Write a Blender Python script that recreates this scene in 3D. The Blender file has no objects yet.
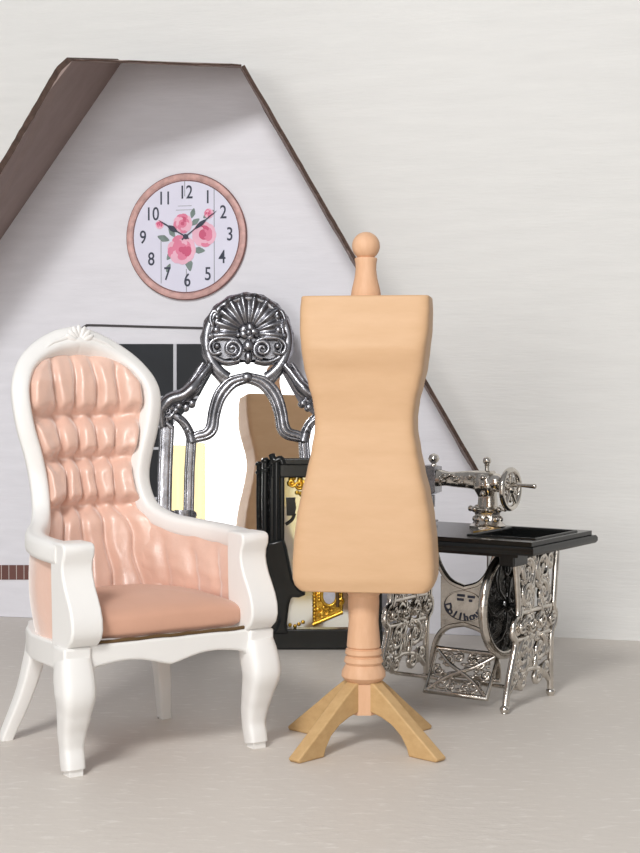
import bpy, bmesh, math, random
from mathutils import Vector, Matrix, noise
random.seed(7)
PI = math.pi
scene = bpy.context.scene
COL = scene.collection

# ------------------------------------------------------------------ camera
F, YH, HC = 1500.0, 382.0, 0.90
cam_d = bpy.data.cameras.new('camera'); cam = bpy.data.objects.new('camera', cam_d); COL.objects.link(cam)
cam_d.sensor_fit = 'VERTICAL'; cam_d.sensor_height = 36.0; cam_d.lens = F/853*36.0
cam_d.clip_start = 0.05; cam_d.clip_end = 100
cam_pitch = math.atan((426.5-YH)/F)
cam.location = (0, 0, HC); cam.rotation_euler = (PI/2-cam_pitch, 0, 0)
scene.camera = cam
CR = Matrix.Rotation(PI/2-cam_pitch, 3, 'X')
def ray(px, py):
    return (CR @ Vector(((px-320)/F, (426.5-py)/F, -1.0)))
def at_y(px, py, Y):
    r = ray(px, py); return Vector((0, 0, HC)) + r*(Y/r.y)
def at_plane(px, py, p0, n):
    r = ray(px, py); o = Vector((0, 0, HC)); return o + r*((p0-o).dot(n)/r.dot(n))

# ------------------------------------------------------------------ materials
MATS = {}
def nodes(name):
    m = bpy.data.materials.new(name); m.use_nodes = True
    nt = m.node_tree; return m, nt, nt.nodes['Principled BSDF']
def N(nt, t, **kw):
    n = nt.nodes.new(t)
    for k, v in kw.items(): setattr(n, k, v)
    return n
def ramp(nt, fac, stops):
    r = N(nt, 'ShaderNodeValToRGB')
    els = r.color_ramp.elements
    while len(els) < len(stops): els.new(0.5)
    for e, (p, c) in zip(els, stops):
        e.position = p; e.color = (*c, 1) if len(c) == 3 else c
    nt.links.new(fac, r.inputs['Fac']); return r
def coords(nt, scale=(1, 1, 1)):
    tc = N(nt, 'ShaderNodeTexCoord'); mp = N(nt, 'ShaderNodeMapping'); mp.inputs['Scale'].default_value = scale
    nt.links.new(tc.outputs['Object'], mp.inputs['Vector']); return mp.outputs['Vector']
def noise_tex(nt, vec, scale, detail=4, rough=.55):
    n = N(nt, 'ShaderNodeTexNoise'); n.inputs['Scale'].default_value = scale
    n.inputs['Detail'].default_value = detail; n.inputs['Roughness'].default_value = rough
    nt.links.new(vec, n.inputs['Vector']); return n.outputs['Fac']
def bump(nt, b, h, strength, dist):
    n = N(nt, 'ShaderNodeBump'); n.inputs['Strength'].default_value = strength; n.inputs['Distance'].default_value = dist
    nt.links.new(h, n.inputs['Height']); nt.links.new(n.outputs['Normal'], b.inputs['Normal'])
def simple(name, col, rough=.5, metal=0, var=.06, vscale=8, bscale=60, bstr=.1, bdist=.002, stretch=(1, 1, 1), spec=.5, coat=0, sheen=0):
    m, nt, b = nodes(name)
    v = coords(nt, stretch)
    f = noise_tex(nt, v, vscale)
    lo = tuple(c*(1-var) for c in col); hi = tuple(min(1, c*(1+var)) for c in col)
    r = ramp(nt, f, [(.3, lo), (.7, hi)])
    nt.links.new(r.outputs['Color'], b.inputs['Base Color'])
    b.inputs['Roughness'].default_value = rough; b.inputs['Metallic'].default_value = metal
    b.inputs['Specular IOR Level'].default_value = spec
    b.inputs['Coat Weight'].default_value = coat
    b.inputs['Sheen Weight'].default_value = sheen
    if bstr: bump(nt, b, noise_tex(nt, v, bscale), bstr, bdist)
    MATS[name] = m; return m
def srgb(r, g, b):
    f = lambda c: (c/255/12.92) if c/255 <= .04045 else ((c/255+.055)/1.055)**2.4
    return (f(r), f(g), f(b))

wall_m = simple('wall_paint', srgb(230, 229, 226), .75, var=.025, vscale=3, stretch=(1, 1, 9), bscale=14, bstr=.22, bdist=.006)
board_m = simple('white_board', srgb(230, 229, 235), .55, var=.035, vscale=5, stretch=(1, 1, 6), bscale=16, bstr=.25, bdist=.004)
flap_m = simple('raw_brown_board', srgb(150, 132, 126), .8, var=.08, vscale=10, stretch=(1, 1, 1), bscale=70, bstr=.2)
burnt_m = simple('burnt_edge', srgb(74, 56, 48), .85, var=.35, vscale=60)
white_m = simple('white_lacquer', srgb(236, 234, 231), .35, var=.012, bscale=18, bstr=.06, bdist=.004)
satin_m = simple('peach_satin', srgb(224, 184, 165), .38, var=.05, vscale=9, bscale=24, bstr=.34, bdist=.008, sheen=.7, spec=1.0)
seatfab_m = simple('peach_seat_cloth', srgb(208, 160, 136), .6, var=.04, bscale=30, bstr=.15, bdist=.004, sheen=.2)
trim_m = simple('brown_trim', srgb(96, 72, 40), .7)
pewter_m = simple('pewter', srgb(158, 158, 163), .27, 1, var=.4, vscale=20, bscale=45, bstr=.25, bdist=.005)
chrome_m = simple('nickel', srgb(206, 200, 192), .15, 1, var=.22, vscale=22, bscale=55, bstr=.25, bdist=.004)
shadednickel_m = simple('shaded_nickel', srgb(84, 84, 84), .22, 1, var=.4, vscale=20, bscale=40, bstr=.3, bdist=.004)  # darker nickel: shade and dark reflections inside the flywheel put into the colour
black_m = simple('black_lacquer', srgb(17, 19, 19), .22, var=.3, bscale=30, bstr=.15, bdist=.003)
brass_m = simple('gilt', srgb(224, 178, 72), .3, 1, var=.25, vscale=24, bscale=60, bstr=.4, bdist=.004)
pane_m = simple('black_pane', srgb(34, 37, 42), .35, var=.25, vscale=4, bstr=.05)
muntin_m = simple('grey_white_print', srgb(205, 206, 212), .6)
line_m = simple('dark_line', srgb(70, 66, 68), .7)
line2_m = simple('dial_grey', srgb(150, 152, 160), .7, bstr=0)
ink_m = simple('ink', srgb(62, 66, 82), .7)
face_m = simple('clock_paper', srgb(226, 225, 242), .5, var=.03, bstr=0)
rim_m = simple('clock_rim', srgb(206, 164, 158), .5, var=.22, vscale=40)
rimdark_m = simple('clock_rim_edge', srgb(128, 88, 84), .5, var=.3, vscale=30)
pinkd_m = simple('rose_deep', srgb(208, 92, 128), .6, bstr=0)
pinkm_m = simple('rose_mid', srgb(228, 132, 162), .6, bstr=0)
pinkl_m = simple('rose_pale', srgb(240, 186, 206), .6, bstr=0)
leaf_m = simple('leaf_print', srgb(122, 138, 134), .6, var=.2, vscale=60, bstr=0)
def curtain_mat():
    m, nt, b = nodes('yellow_cloth')
    b.inputs['Base Color'].default_value = (*srgb(255, 226, 130), 1); b.inputs['Roughness'].default_value = .8
    t = N(nt, 'ShaderNodeBsdfTranslucent'); f = noise_tex(nt, coords(nt, (6, 6, .6)), 2)
    r = ramp(nt, f, [(.3, srgb(255, 206, 100)), (.7, srgb(255, 240, 180))]); nt.links.new(r.outputs['Color'], t.inputs['Color'])
    mx = N(nt, 'ShaderNodeMixShader'); mx.inputs[0].default_value = .8
    nt.links.new(b.outputs[0], mx.inputs[1]); nt.links.new(t.outputs[0], mx.inputs[2])
    tr = N(nt, 'ShaderNodeBsdfTransparent'); tr.inputs[0].default_value = (1, .93, .62, 1); m3 = N(nt, 'ShaderNodeMixShader'); m3.inputs[0].default_value = .4
    nt.links.new(mx.outputs[0], m3.inputs[1]); nt.links.new(tr.outputs[0], m3.inputs[2]); nt.links.new(m3.outputs[0], nt.nodes['Material Output'].inputs['Surface']); return m
yellow_m = curtain_mat()
oval_m = simple('silver_oval', srgb(196, 196, 206), .35, var=.12, vscale=40)
card_m = simple('cream_card', srgb(216, 208, 190), .7)

def mirror_mat(name, col, rough):
    m, nt, b = nodes(name)
    b.inputs['Metallic'].default_value = 1; b.inputs['Roughness'].default_value = rough
    f = noise_tex(nt, coords(nt), 3)
    r = ramp(nt, f, [(.3, tuple(c*.98 for c in col)), (.7, col)])
    nt.links.new(r.outputs['Color'], b.inputs['Base Color']); return m
glass_m = mirror_mat('mirror_glass', (.95, .95, .94), .01)
glass2_m = mirror_mat('dull_mirror_glass', (.74, .75, .73), .06)

def wood(name, c1, c2, stretch):
    m, nt, b = nodes(name)
    v = coords(nt, stretch)
    f = noise_tex(nt, v, 9, 8, .65)
    r = ramp(nt, f, [(.25, c1), (.75, c2)])
    nt.links.new(r.outputs['Color'], b.inputs['Base Color'])
    b.inputs['Roughness'].default_value = .55; b.inputs['Specular IOR Level'].default_value = .35
    bump(nt, b, f, .12, .003); return m
maple_m = wood('maple', srgb(204, 165, 126), srgb(212, 174, 136), (1, 2, 4))
maplepost_m = wood('maple_turned', srgb(212, 166, 130), srgb(224, 182, 148), (6, 6, 1.2))
leg_m = wood('maple_leg', srgb(188, 152, 104), srgb(206, 172, 124), (4, 4, 7))

def floor_mat():
    m, nt, b = nodes('embossed_white_paper')
    v = coords(nt, (9, 22, 1))
    f = noise_tex(nt, v, 2.2, 3, .6)
    r = ramp(nt, f, [(.0, srgb(211, 204, 196)), (.58, srgb(214, 207, 199)), (.68, srgb(225, 219, 212)), (1, srgb(228, 223, 217))])
    nt.links.new(r.outputs['Color'], b.inputs['Base Color'])
    b.inputs['Roughness'].default_value = .5
    bump(nt, b, f, .15, .01); return m
floor_m = floor_mat()
def brick_mat():
    m, nt, b = nodes('brick_print')
    t = N(nt, 'ShaderNodeTexBrick'); nt.links.new(coords(nt, (1, 1, 1)), t.inputs['Vector'])
    t.inputs['Scale'].default_value = 16
    t.inputs['Color1'].default_value = (*srgb(122, 82, 74), 1); t.inputs['Color2'].default_value = (*srgb(98, 66, 60), 1)
    t.inputs['Mortar'].default_value = (*srgb(208, 200, 196), 1)
    nt.links.new(t.outputs['Color'], b.inputs['Base Color']); b.inputs['Roughness'].default_value = .7; return m
brick_m = brick_mat()

# ------------------------------------------------------------------ mesh helpers
def new(): return bmesh.new()
def obj(name, bm, mats, parent=None, smooth=40, bevel=0, subsurf=0, solid=0):
    bmesh.ops.recalc_face_normals(bm, faces=bm.faces)
    me = bpy.data.meshes.new(name); bm.to_mesh(me); bm.free()
    for m in (mats if isinstance(mats, (list, tuple)) else [mats]): me.materials.append(m)
    if smooth:
        me.polygons.foreach_set('use_smooth', [True]*len(me.polygons))
        me.set_sharp_from_angle(angle=math.radians(smooth))
    o = bpy.data.objects.new(name, me); COL.objects.link(o)
    if parent is not None: o.parent = parent
    if solid:
        s = o.modifiers.new('solidify', 'SOLIDIFY'); s.thickness = solid; s.offset = -1
    if bevel:
        b = o.modifiers.new('bevel', 'BEVEL'); b.width = bevel; b.segments = 3; b.limit_method = 'ANGLE'; b.angle_limit = math.radians(35)
    if subsurf:
        s = o.modifiers.new('subsurf', 'SUBSURF'); s.levels = subsurf; s.render_levels = subsurf
    return o
def thing(name, label, cat, loc=(0, 0, 0), rot=(0, 0, 0), group=None):
    o = bpy.data.objects.new(name, None); COL.objects.link(o); o.empty_display_size = .1
    o.location = loc; o.rotation_euler = rot; o['label'] = label; o['category'] = cat
    if group: o['group'] = group
    return o
def box(bm, x0, x1, y0, y1, z0, z1, mi=0):
    v = [bm.verts.new(p) for p in ((x0,y0,z0),(x1,y0,z0),(x1,y1,z0),(x0,y1,z0),(x0,y0,z1),(x1,y0,z1),(x1,y1,z1),(x0,y1,z1))]
    for q in ((0,1,2,3),(4,5,6,7),(0,1,5,4),(1,2,6,5),(2,3,7,6),(3,0,4,7)):
        bm.faces.new([v[i] for i in q]).material_index = mi
def frames(pts, up=None, closed=False):
    n = len(pts); T = []
    for i in range(n):
        a = pts[(i-1) % n] if (closed or i > 0) else pts[i]
        b = pts[(i+1) % n] if (closed or i < n-1) else pts[i]
        t = (b-a); T.append(t.normalized() if t.length > 1e-9 else Vector((0, 0, 1)))
    u = Vector(up) if up else (Vector((0, 0, 1)) if abs(T[0].z) < .9 else Vector((0, 1, 0)))
    out = []
    for t in T:
        u = u - t*u.dot(t)
        if u.length < 1e-6: u = t.orthogonal()
        u = u.normalized(); out.append((t, u, t.cross(u)))
    return out
def smooth_path(pts, k=6):
    P = [Vector(p) for p in pts]; out = []
    for i in range(len(P)-1):
        p0 = P[max(i-1, 0)]; p1 = P[i]; p2 = P[i+1]; p3 = P[min(i+2, len(P)-1)]
        for j in range(k):
            t = j/k
            out.append(.5*((2*p1)+(p2-p0)*t+(2*p0-5*p1+4*p2-p3)*t*t+(3*p1-p0-3*p2+p3)*t**3))
    out.append(P[-1]); return out
def interp(tab, x):
    if x <= tab[0][0]: return tab[0][1]
    for (a, fa), (b, fb) in zip(tab, tab[1:]):
        if x <= b:
            t = (x-a)/(b-a); t = t*t*(3-2*t)*.5+t*.5
            return fa+(fb-fa)*t
    return tab[-1][1]
def sup(c, e): return math.copysign(abs(c)**e, c)
def tube(bm, pts, rad, n=10, a=1, b=1, e=1.0, up=None, closed=False, mi=0):
    pts = [Vector(p) for p in pts]; fr = frames(pts, up, closed); rings = []; m = len(pts)
    for i, (p, (t, u, w)) in enumerate(zip(pts, fr)):
        r = rad(i/(m-1)) if callable(rad) else rad
        rings.append([bm.verts.new(p + u*(sup(math.cos(2*PI*k/n+PI/n), e)*r*a) + w*(sup(math.sin(2*PI*k/n+PI/n), e)*r*b)) for k in range(n)])
    for i in range(m if closed else m-1):
        A, B = rings[i], rings[(i+1) % m]
        for k in range(n): bm.faces.new((A[k], A[(k+1) % n], B[(k+1) % n], B[k])).material_index = mi
    if not closed:
        bm.faces.new(rings[0]).material_index = mi; bm.faces.new(rings[-1]).material_index = mi
def lathe(bm, prof, n=32, o=(0, 0, 0), axis='Z', mi=0):
    o = Vector(o); rings = []
    for r, h in prof:
        ring = []
        for k in range(n):
            c, s = math.cos(2*PI*k/n)*max(r, 1e-4), math.sin(2*PI*k/n)*max(r, 1e-4)
            p = {'Z': (c, s, h), 'X': (h, c, s), 'Y': (c, h, s)}[axis]
            ring.append(bm.verts.new(o+Vector(p)))
        rings.append(ring)
    for A, B in zip(rings, rings[1:]):
        for k in range(n): bm.faces.new((A[k], A[(k+1) % n], B[(k+1) % n], B[k])).material_index = mi
    bm.faces.new(rings[0]).material_index = mi; bm.faces.new(rings[-1]).material_index = mi
def ball(bm, c, r, n=12, sc=(1, 1, 1), rot=None, mi=0):
    M = Matrix.Translation(c) @ (rot.to_4x4() if rot else Matrix.Identity(4)) @ Matrix.Diagonal((r*sc[0], r*sc[1], r*sc[2], 1))
    res = bmesh.ops.create_uvsphere(bm, u_segments=n, v_segments=max(6, n//2), radius=1, matrix=M)
    if mi:
        for v in res['verts']:
            for f in v.link_faces: f.material_index = mi
def prism(bm, front, back, mi=0, side=0):
    A = [bm.verts.new(p) for p in front]; B = [bm.verts.new(p) for p in back]
    bm.faces.new(A).material_index = mi; bm.faces.new(B[::-1]).material_index = mi
    n = len(A)
    for i in range(n): bm.faces.new((A[i], A[(i+1) % n], B[(i+1) % n], B[i])).material_index = side
def grid(bm, f, nu, nv, mi=0, closeu=False):
    V = [[bm.verts.new(f(i/nu, j/nv)) for i in range(nu if closeu else nu+1)] for j in range(nv+1)]
    w = len(V[0])
    for j in range(nv):
        for i in range(nu):
            bm.faces.new((V[j][i], V[j][(i+1) % w], V[j+1][(i+1) % w], V[j+1][i])).material_index = mi
    return V
def spiral(c, r0, r1, a0, turns, n=26):
    return [(c[0]+(r0+(r1-r0)*i/n)*math.cos(a0+turns*2*PI*i/n), c[1]+(r0+(r1-r0)*i/n)*math.sin(a0+turns*2*PI*i/n)) for i in range(n+1)]

# ------------------------------------------------------------------ setting
def struct(o): o['kind'] = 'structure'; return o
bm = new(); box(bm, -5, 5, -2.5, 7.2, -.06, 0); struct(obj('floor', bm, floor_m, smooth=0))
wa, wb = Vector((.367, 5.400, 0)), Vector((1.107, 5.192, 0)); wd = (wb-wa).normalized(); wn = Vector((-wd.y, wd.x, 0))
bm = new(); L0, L1 = wa-wd*4.6, wa+wd*4.2
prism(bm, [L0+Vector((0,0,-.06)), L1+Vector((0,0,-.06)), L1+Vector((0,0,4.2)), L0+Vector((0,0,4.2))],
      [p+wn*.1 for p in (L0+Vector((0,0,-.06)), L1+Vector((0,0,-.06)), L1+Vector((0,0,4.2)), L0+Vector((0,0,4.2)))])
struct(obj('wall_back', bm, wall_m, smooth=0))

# ------------------------------------------------------------------ house shaped board
hp0, hp1 = Vector((-1.182, 5.72, 0)), Vector((.565, 5.294, 0))
hd = (hp1-hp0).normalized(); hn = Vector((hd.y, -hd.x, 0))          # hn points at the viewer
H = lambda px, py: at_plane(px, py, hp0, hn)
def drop(p): return Vector((p.x, p.y, .001))
house = thing('house_backdrop', 'white house shaped board with clipped gable and brown folded roof edge, against the wall', 'backdrop', hp0.lerp(hp1, .5), (0, 0, math.atan2(hd.y, hd.x)))
bpy.context.view_layer.update()
HI = house.matrix_world.inverted()
def hl(ps): return [HI @ p for p in ps]
out = [H(122, 62), H(240, 68)]
for i in range(1, 40):                                             # slightly ragged sawn edge
    t = i/40; out.append(H(240+(487-240)*t+random.uniform(-.7, .7), 68+(496-68)*t+random.uniform(-.5, .5)))
e = H(487, 496); out += [e, drop(e)]
l = H(-60, 328); out += [drop(l), l]
bm = new(); prism(bm, hl(out), hl([p-hn*.03 for p in out]), 0, 1)
obj('gable_board', bm, [board_m, burnt_m], house, smooth=0)
def fwd(px, py, d, hx, hy):                                          # a point on ray px,py lying d in front of the board point hx,hy
    q = H(hx, hy); return at_y(px, py, q.y-d)
# left roof flap
f0, f1 = H(122, 62), H(-60, 328)
g0, g0b, g1 = fwd(72, 61, .66, 122, 62), fwd(62, 70, .655, 118, 70), fwd(-60, 277, .62, -60, 328)
def rag(a, b, n, amp):
    return [a.lerp(b, i/n)+Vector((random.uniform(-amp, amp), 0, random.uniform(-amp, amp))) for i in range(1, n)]
poly = [f0, g0, g0b]+rag(g0b, g1, 50, .0016)+[g1, f1]
nrm = (g0-f0).cross(f1-f0).normalized()
if nrm.z < 0: nrm = -nrm
bm = new(); prism(bm, hl(poly), hl([p+nrm*.02 for p in poly]), 0, 1); obj('roof_flap', bm, [flap_m, burnt_m], house, smooth=0)
# right roof flap, seen edge on
f0, f1 = H(240, 68), H(487, 496)
g0, g1 = fwd(241.5, 66.5, .34, 240, 68), fwd(488.5, 494.5, .22, 487, 496)
poly = [f0, g0]+rag(g0, g1, 60, .0012)+[g1, f1]
nrm = Vector((.87, 0, .5))
bm = new(); prism(bm, hl(poly), hl([p+nrm*.012 for p in poly]), 0, 1); obj('roof_flap', bm, [flap_m, burnt_m], house, smooth=0)
# small ridge flap over the clipped top, seen edge on
f0, f1 = H(122, 62), H(240, 68)
g0, g1 = fwd(72, 61, .66, 122, 62), fwd(241.5, 66.5, .34, 240, 68)
poly = [f0, g0]+rag(g0, g1, 18, .002)+[g1, f1]
bm = new(); prism(bm, hl(poly), hl([p+Vector((0, 0, .007)) for p in poly]), 0, 1); obj('ridge_flap', bm, [flap_m, burnt_m], house, smooth=0)

# printed window on the board (thin raised pieces)
def hrect(bm, x0, y0, x1, y1, d, mi=0, back=0.0):
    ps = [H(x0, y0), H(x1, y0), H(x1, y1), H(x0, y1)]
    prism(bm, hl([p+hn*d for p in ps]), hl([p+hn*back for p in ps]), mi, mi)
bm = new(); hrect(bm, 84, 344, 270, 520, .004)
win = obj('window', bm, pane_m, house, smooth=0)
bm = new()
for x in (114, 174, 232): hrect(bm, x, 344, x+3.2, 520, .008, back=.004)
for y in (396, 447, 497): hrect(bm, 84, y, 270, y+2.6, .0075, back=.004)
hrect(bm, 80, 344, 85, 520, .009); hrect(bm, 269, 344, 274, 520, .009)
obj('muntin', bm, muntin_m, win, smooth=0)
bm = new()
pth = [(80, 342), (79.5, 336), (81, 330), (86, 326), (94, 325.3), (150, 326.8), (274, 330)]
pth = smooth_path([HI @ (H(x, y)+hn*.004) for x, y in pth], 5)
tube(bm, pth, .0042, 6); obj('header_line', bm, line_m, win)
bm = new(); hrect(bm, -60, 565, 70, 579.5, .004); obj('brick_border', bm, brick_m, house, smooth=0)

# ------------------------------------------------------------------ wall clock on the board
cc = H(187, 237)+hn*.001
clock = thing('wall_clock', 'round white clock with pink roses and pink rim on the house board', 'clock', cc, (PI/2, 0, math.atan2(hd.y, hd.x)))
K = (cc.y/F)                                                          # size of one photo pixel there
cx = lambda x: x*K*1.02; cy = lambda y: y*K
bm = new(); lathe(bm, [(58*K, .0), (61*K, .001), (62.5*K, .008), (62*K, .016), (60*K, .019), (57.5*K, .017), (56*K, .012)], 72)
obj('rim', bm, rim_m, clock)
bm = new(); tube(bm, [(62*K*math.cos(a), 62*K*math.sin(a), .010) for a in [i*2*PI/72 for i in range(72)]], .0042, 6, closed=True)
tube(bm, [(55.5*K*math.cos(a), 55.5*K*math.sin(a), .0125) for a in [i*2*PI/72 for i in range(72)]], .0022, 6, closed=True); obj('rim_edge', bm, rimdark_m, clock)
bm = new(); lathe(bm, [(57*K, .002), (57*K, .0125), (.001, .0126)], 64); obj('face', bm, face_m, clock)
def text_mesh(s, size, loc, rotz=0, extr=.0006, sx=1.0, off=0.0):
    cu = bpy.data.curves.new('t', 'FONT'); cu.body = s; cu.size = size; cu.align_x = 'CENTER'; cu.align_y = 'CENTER'; cu.extrude = extr; cu.offset = off
    o = bpy.data.objects.new('t', cu); COL.objects.link(o)
    bpy.context.view_layer.update()
    me = bpy.data.meshes.new_from_object(o.evaluated_get(bpy.context.evaluated_depsgraph_get()))
    bpy.data.objects.remove(o); bpy.data.curves.remove(cu)
    me.transform(Matrix.Translation(loc) @ Matrix.Rotation(rotz, 4, 'Z') @ Matrix.Diagonal((sx, 1, 1, 1))); return me
NUM = {'12': (308, 128), '1': (400, 150), '2': (465, 213), '3': (492, 303), '4': (460, 395), '5': (400, 463), '6': (313, 487), '7': (228, 460), '8': (160, 398), '9': (125, 308), '10': (165, 213), '11': (218, 150)}
for s, (x, y) in NUM.items():
    bm = new(); me = text_mesh(s, 18.5*K, (cx((x-307)/4*.97), cy(-(y-307)/4*.97), .0136), 0, sx=.80, off=.0004)
    bm.from_mesh(me); bpy.data.meshes.remove(me)
    obj('numeral', bm, ink_m, clock, smooth=0)
for x, ya, yb in ((-25.5, -3, -46), (29, 46, -46), (-1, 58, 40), (0.5, -32, -56)):
    bm = new(); box(bm, cx(x)-.0014, cx(x)+.0014, cy(yb), cy(ya), .0126, .0131); obj('dial_line', bm, line2_m, clock, smooth=0)
for y, w in ((30.5, 7), (26.5, 9)):
    bm = new(); box(bm, cx(-1-w), cx(-1+w), cy(y)-.0010, cy(y)+.0010, .0126, .0131); obj('dial_line', bm, line2_m, clock, smooth=0)
bm = new()
def flat(bm, c, rx, ry, ang, z, mi, n=12, point=0.0):
    vs = []
    for k in range(n):
        a = 2*PI*k/n; x, y = rx*math.cos(a), ry*math.sin(a)*(1-point*abs(math.cos(a)))
        vs.append((c[0]+x*math.cos(ang)-y*math.sin(ang), c[1]+x*math.sin(ang)+y*math.cos(ang)))
    prism(bm, [(x, y, z) for x, y in vs], [(x, y, z-.0006) for x, y in vs], mi, mi)
R = random.Random(3)
for lx, ly, ang, s in ((215, 312, 2.8, 7), (360, 362, -.1, 7), (320, 415, -1.4, 8), (336, 215, 1.3, 5.5), (345, 250, .6, 6), (242, 380, -2.2, 6), (400, 220, .6, 7), (250, 290, 2.2, 6), (235, 430, -2.0, 5)):
    flat(bm, (cx((lx-307)/4), cy(-(ly-307)/4)), s*K*.95, s*K*.5, ang, .0134, 3, point=.5)
def rose(bm, lx, ly, r, z):
    x0, y0 = cx((lx-307)/4), cy(-(ly-307)/4)
    for ring, (rr, cnt, ps, mats) in enumerate(((.78, 9, .42, (1, 2, 2)), (.5, 7, .36, (1, 0, 2)), (.25, 5, .28, (0, 1, 1)), (.05, 2, .2, (0, 0)))):
        for k in range(cnt):
            a = 2*PI*k/cnt+ring*.5+R.uniform(-.15, .15)
            flat(bm, (x0+rr*r*K*math.cos(a), y0+rr*r*K*math.sin(a)), ps*r*K*1.1, ps*r*K*.8, a+PI/2, z+.0005*ring+.00004*k, R.choice(mats), 10)
rose(bm, 290, 358, 13.5, .0139); rose(bm, 382, 300, 11.5, .0139); rose(bm, 295, 255, 9, .0138); rose(bm, 200, 257, 4, .0138); rose(bm, 402, 218, 4.5, .0138)
obj('rose_print', bm, [pinkd_m, pinkm_m, pinkl_m, leaf_m], clock, smooth=0)
def hand(x, y, w):
    tip = Vector((cx((x-307)/4), cy(-(y-307)/4), 0)); d = tip.normalized(); n = Vector((-d.y, d.x, 0)); Ln = tip.length
    prof = [(-.12, .5), (0, .45), (.3, .4), (.42, 1.5), (.5, 1.9), (.6, 1.1), (.66, .45), (.8, .5), (1, .1)]
    ps = [d*(t*Ln)+n*(q*w) for t, q in prof]+[d*(t*Ln)-n*(q*w) for t, q in prof[::-1]]
    bm = new(); prism(bm, [p+Vector((0, 0, .0172)) for p in ps], [p+Vector((0, 0, .0163)) for p in ps]); return bm
obj('hour_hand', hand(197, 240, 1.5*K), ink_m, clock, smooth=0)
obj('minute_hand', hand(434, 208, 1.2*K), ink_m, clock, smooth=0)
bm = new(); lathe(bm, [(2.6*K, .0125), (2.6*K, .0178), (.001, .018)], 16); obj('hub', bm, ink_m, clock)

# ------------------------------------------------------------------ armchair
chair = thing('armchair', 'white armchair with tall balloon back and tufted peach satin upholstery', 'armchair', (-.472, 3.714, 0), (0, 0, math.radians(33)))
HALF = [(0, .335, 1.006), (.05, .332, .997), (.105, .318, .974), (.15, .295, .94), (.178, .265, .895), (.184, .25, .85), (.173, .245, .78), (.156, .243, .72), (.144, .24, .66), (.143, .225, .61), (.153, .195, .563), (.180, .14, .533), (.217, .075, .520), (.245, 0, .513), (.252, -.08, .508), (.244, -.165, .504)]
half = smooth_path(HALF, 6)
def rr(t): return .026+.012*max(0, 1-t/.16)-.001*t
bm = new()
full = [Vector((-p.x, p.y, p.z)) for p in half[::-1]]+half[1:]
tube(bm, full, lambda t: .0235+.013*math.exp(-((t-.5)/.065)**2)+.004*max(0, abs(t-.5)-.33)/.17, 16, 1, 1, .55, up=(0, 0, 1))
obj('frame', bm, white_m, chair, smooth=60)
bm = new()                                                            # carved crest
for k in range(-3, 4):                                                 # low carved leaf fan with trailing sprigs
    an = k*.36; L_ = .030-.0015*abs(k)
    c = Vector((math.sin(an)*.026, .304-.002*abs(k), 1.004+math.cos(an)*.024))
    ball(bm, c, .008, 12, (1, .75, L_/.010), Matrix.Rotation(an, 3, 'Y'))
for s in (-1, 1):
    tube(bm, smooth_path([(s*.022, .304, 1.022), (s*.048, .302, 1.012), (s*.078, .298, 1.002), (s*.105, .293, .982)], 5), lambda t: .009*(1-.7*t), 10)
    tube(bm, smooth_path([(s*.020, .303, 1.008), (s*.042, .302, 1.000), (s*.066, .299, .990)], 5), lambda t: .007*(1-.7*t), 10)
obj('crest_carving', bm, white_m, chair, smooth=60)

W_IN = [(.30, .172), (.50, .166), (.545, .156), (.58, .140), (.62, .126), (.66, .126), (.72, .138), (.78, .154), (.85, .166), (.895, .162), (.93, .143), (.955, .114), (.972, .070), (.982, .02)]
W_REF = [(.30, .20), (.5, .175), (.6, .125), (.66, .120), (.72, .135), (.78, .150), (.85, .162), (1, .164)]
Y_S = [(.30, .13), (.5, .165), (.58, .205), (.66, .238), (.9, .258), (.95, .29), (.98, .325)]
Y_C = [(.30, .20), (.5, .25), (.66, .280), (.9, .300), (.98, .322)]
ROWS = [.812, .700, .575]
COLS = [-.50, -.12, .24, .60]
def puff(u, z, colw=.060):
    ue = u; u = u*interp(W_IN, z)/interp(W_REF, z)
    s = 1.0
    for r in ROWS:
        d = (z-r-.004*math.sin(u*17))/.020 ; s *= 1-.88*math.exp(-d*d)
    for i, c in enumerate(COLS):
        d = (u-c-.02*math.sin(z*40+i*2))/colw; s *= 1-.50*math.exp(-d*d)
    for r in ROWS:                                                    # deep button dimples
        for c in COLS: s -= .35*math.exp(-((z-r)/.02)**2-((u-c)/.11)**2)
    d = (1-abs(ue))/.07; s *= 1-.9*math.exp(-d*d)
    if z > .93: s *= max(.15, 1-((z-.93)/.05)**2)
    sag = 0
    zz = sorted(ROWS+[.98, .3]); 
    for a, b in zip(zz, zz[1:]):
        if a <= z <= b:
            t = (z-a)/(b-a); sag = .75*math.sin(PI*t**.7)*(1-t)
    return s*(1+sag*.6)+.10*noise.noise(Vector((u*5, z*26, 1)))
def back_surf(i, j):
    u = 2*i-1; z = .30+.68*j
    w = interp(W_IN, z); ys, yc = interp(Y_S, z), interp(Y_C, z)
    y = ys+(yc-ys)*(1-u*u)
    return Vector((u*w, y+.006-.034*puff(u, z), z))
bm = new(); grid(bm, back_surf, 100, 130); obj('back_cushion', bm, satin_m, chair, smooth=180)
def shell_back(i, j):                                                 # outside of the back
    u = 2*i-1; z = .26+.72*j; w = interp(W_IN, z)+(.012 if z > .58 else -.02); ys, yc = interp(Y_S, z)+.02, interp(Y_C, z)+.045
    return Vector((u*w, ys+(yc-ys)*(1-u*u), z))
bm = new(); grid(bm, shell_back, 24, 30); obj('back_panel', bm, satin_m, chair, smooth=180)
arm_pts = [p for p in half if p.z < .62 and p.y > -.14]; arm_pts.append(Vector((.243, -.158, .505)))
def arm_at(t):
    k = t*(len(arm_pts)-1); i = min(int(k), len(arm_pts)-2); return arm_pts[i].lerp(arm_pts[i+1], k-i)
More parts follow.
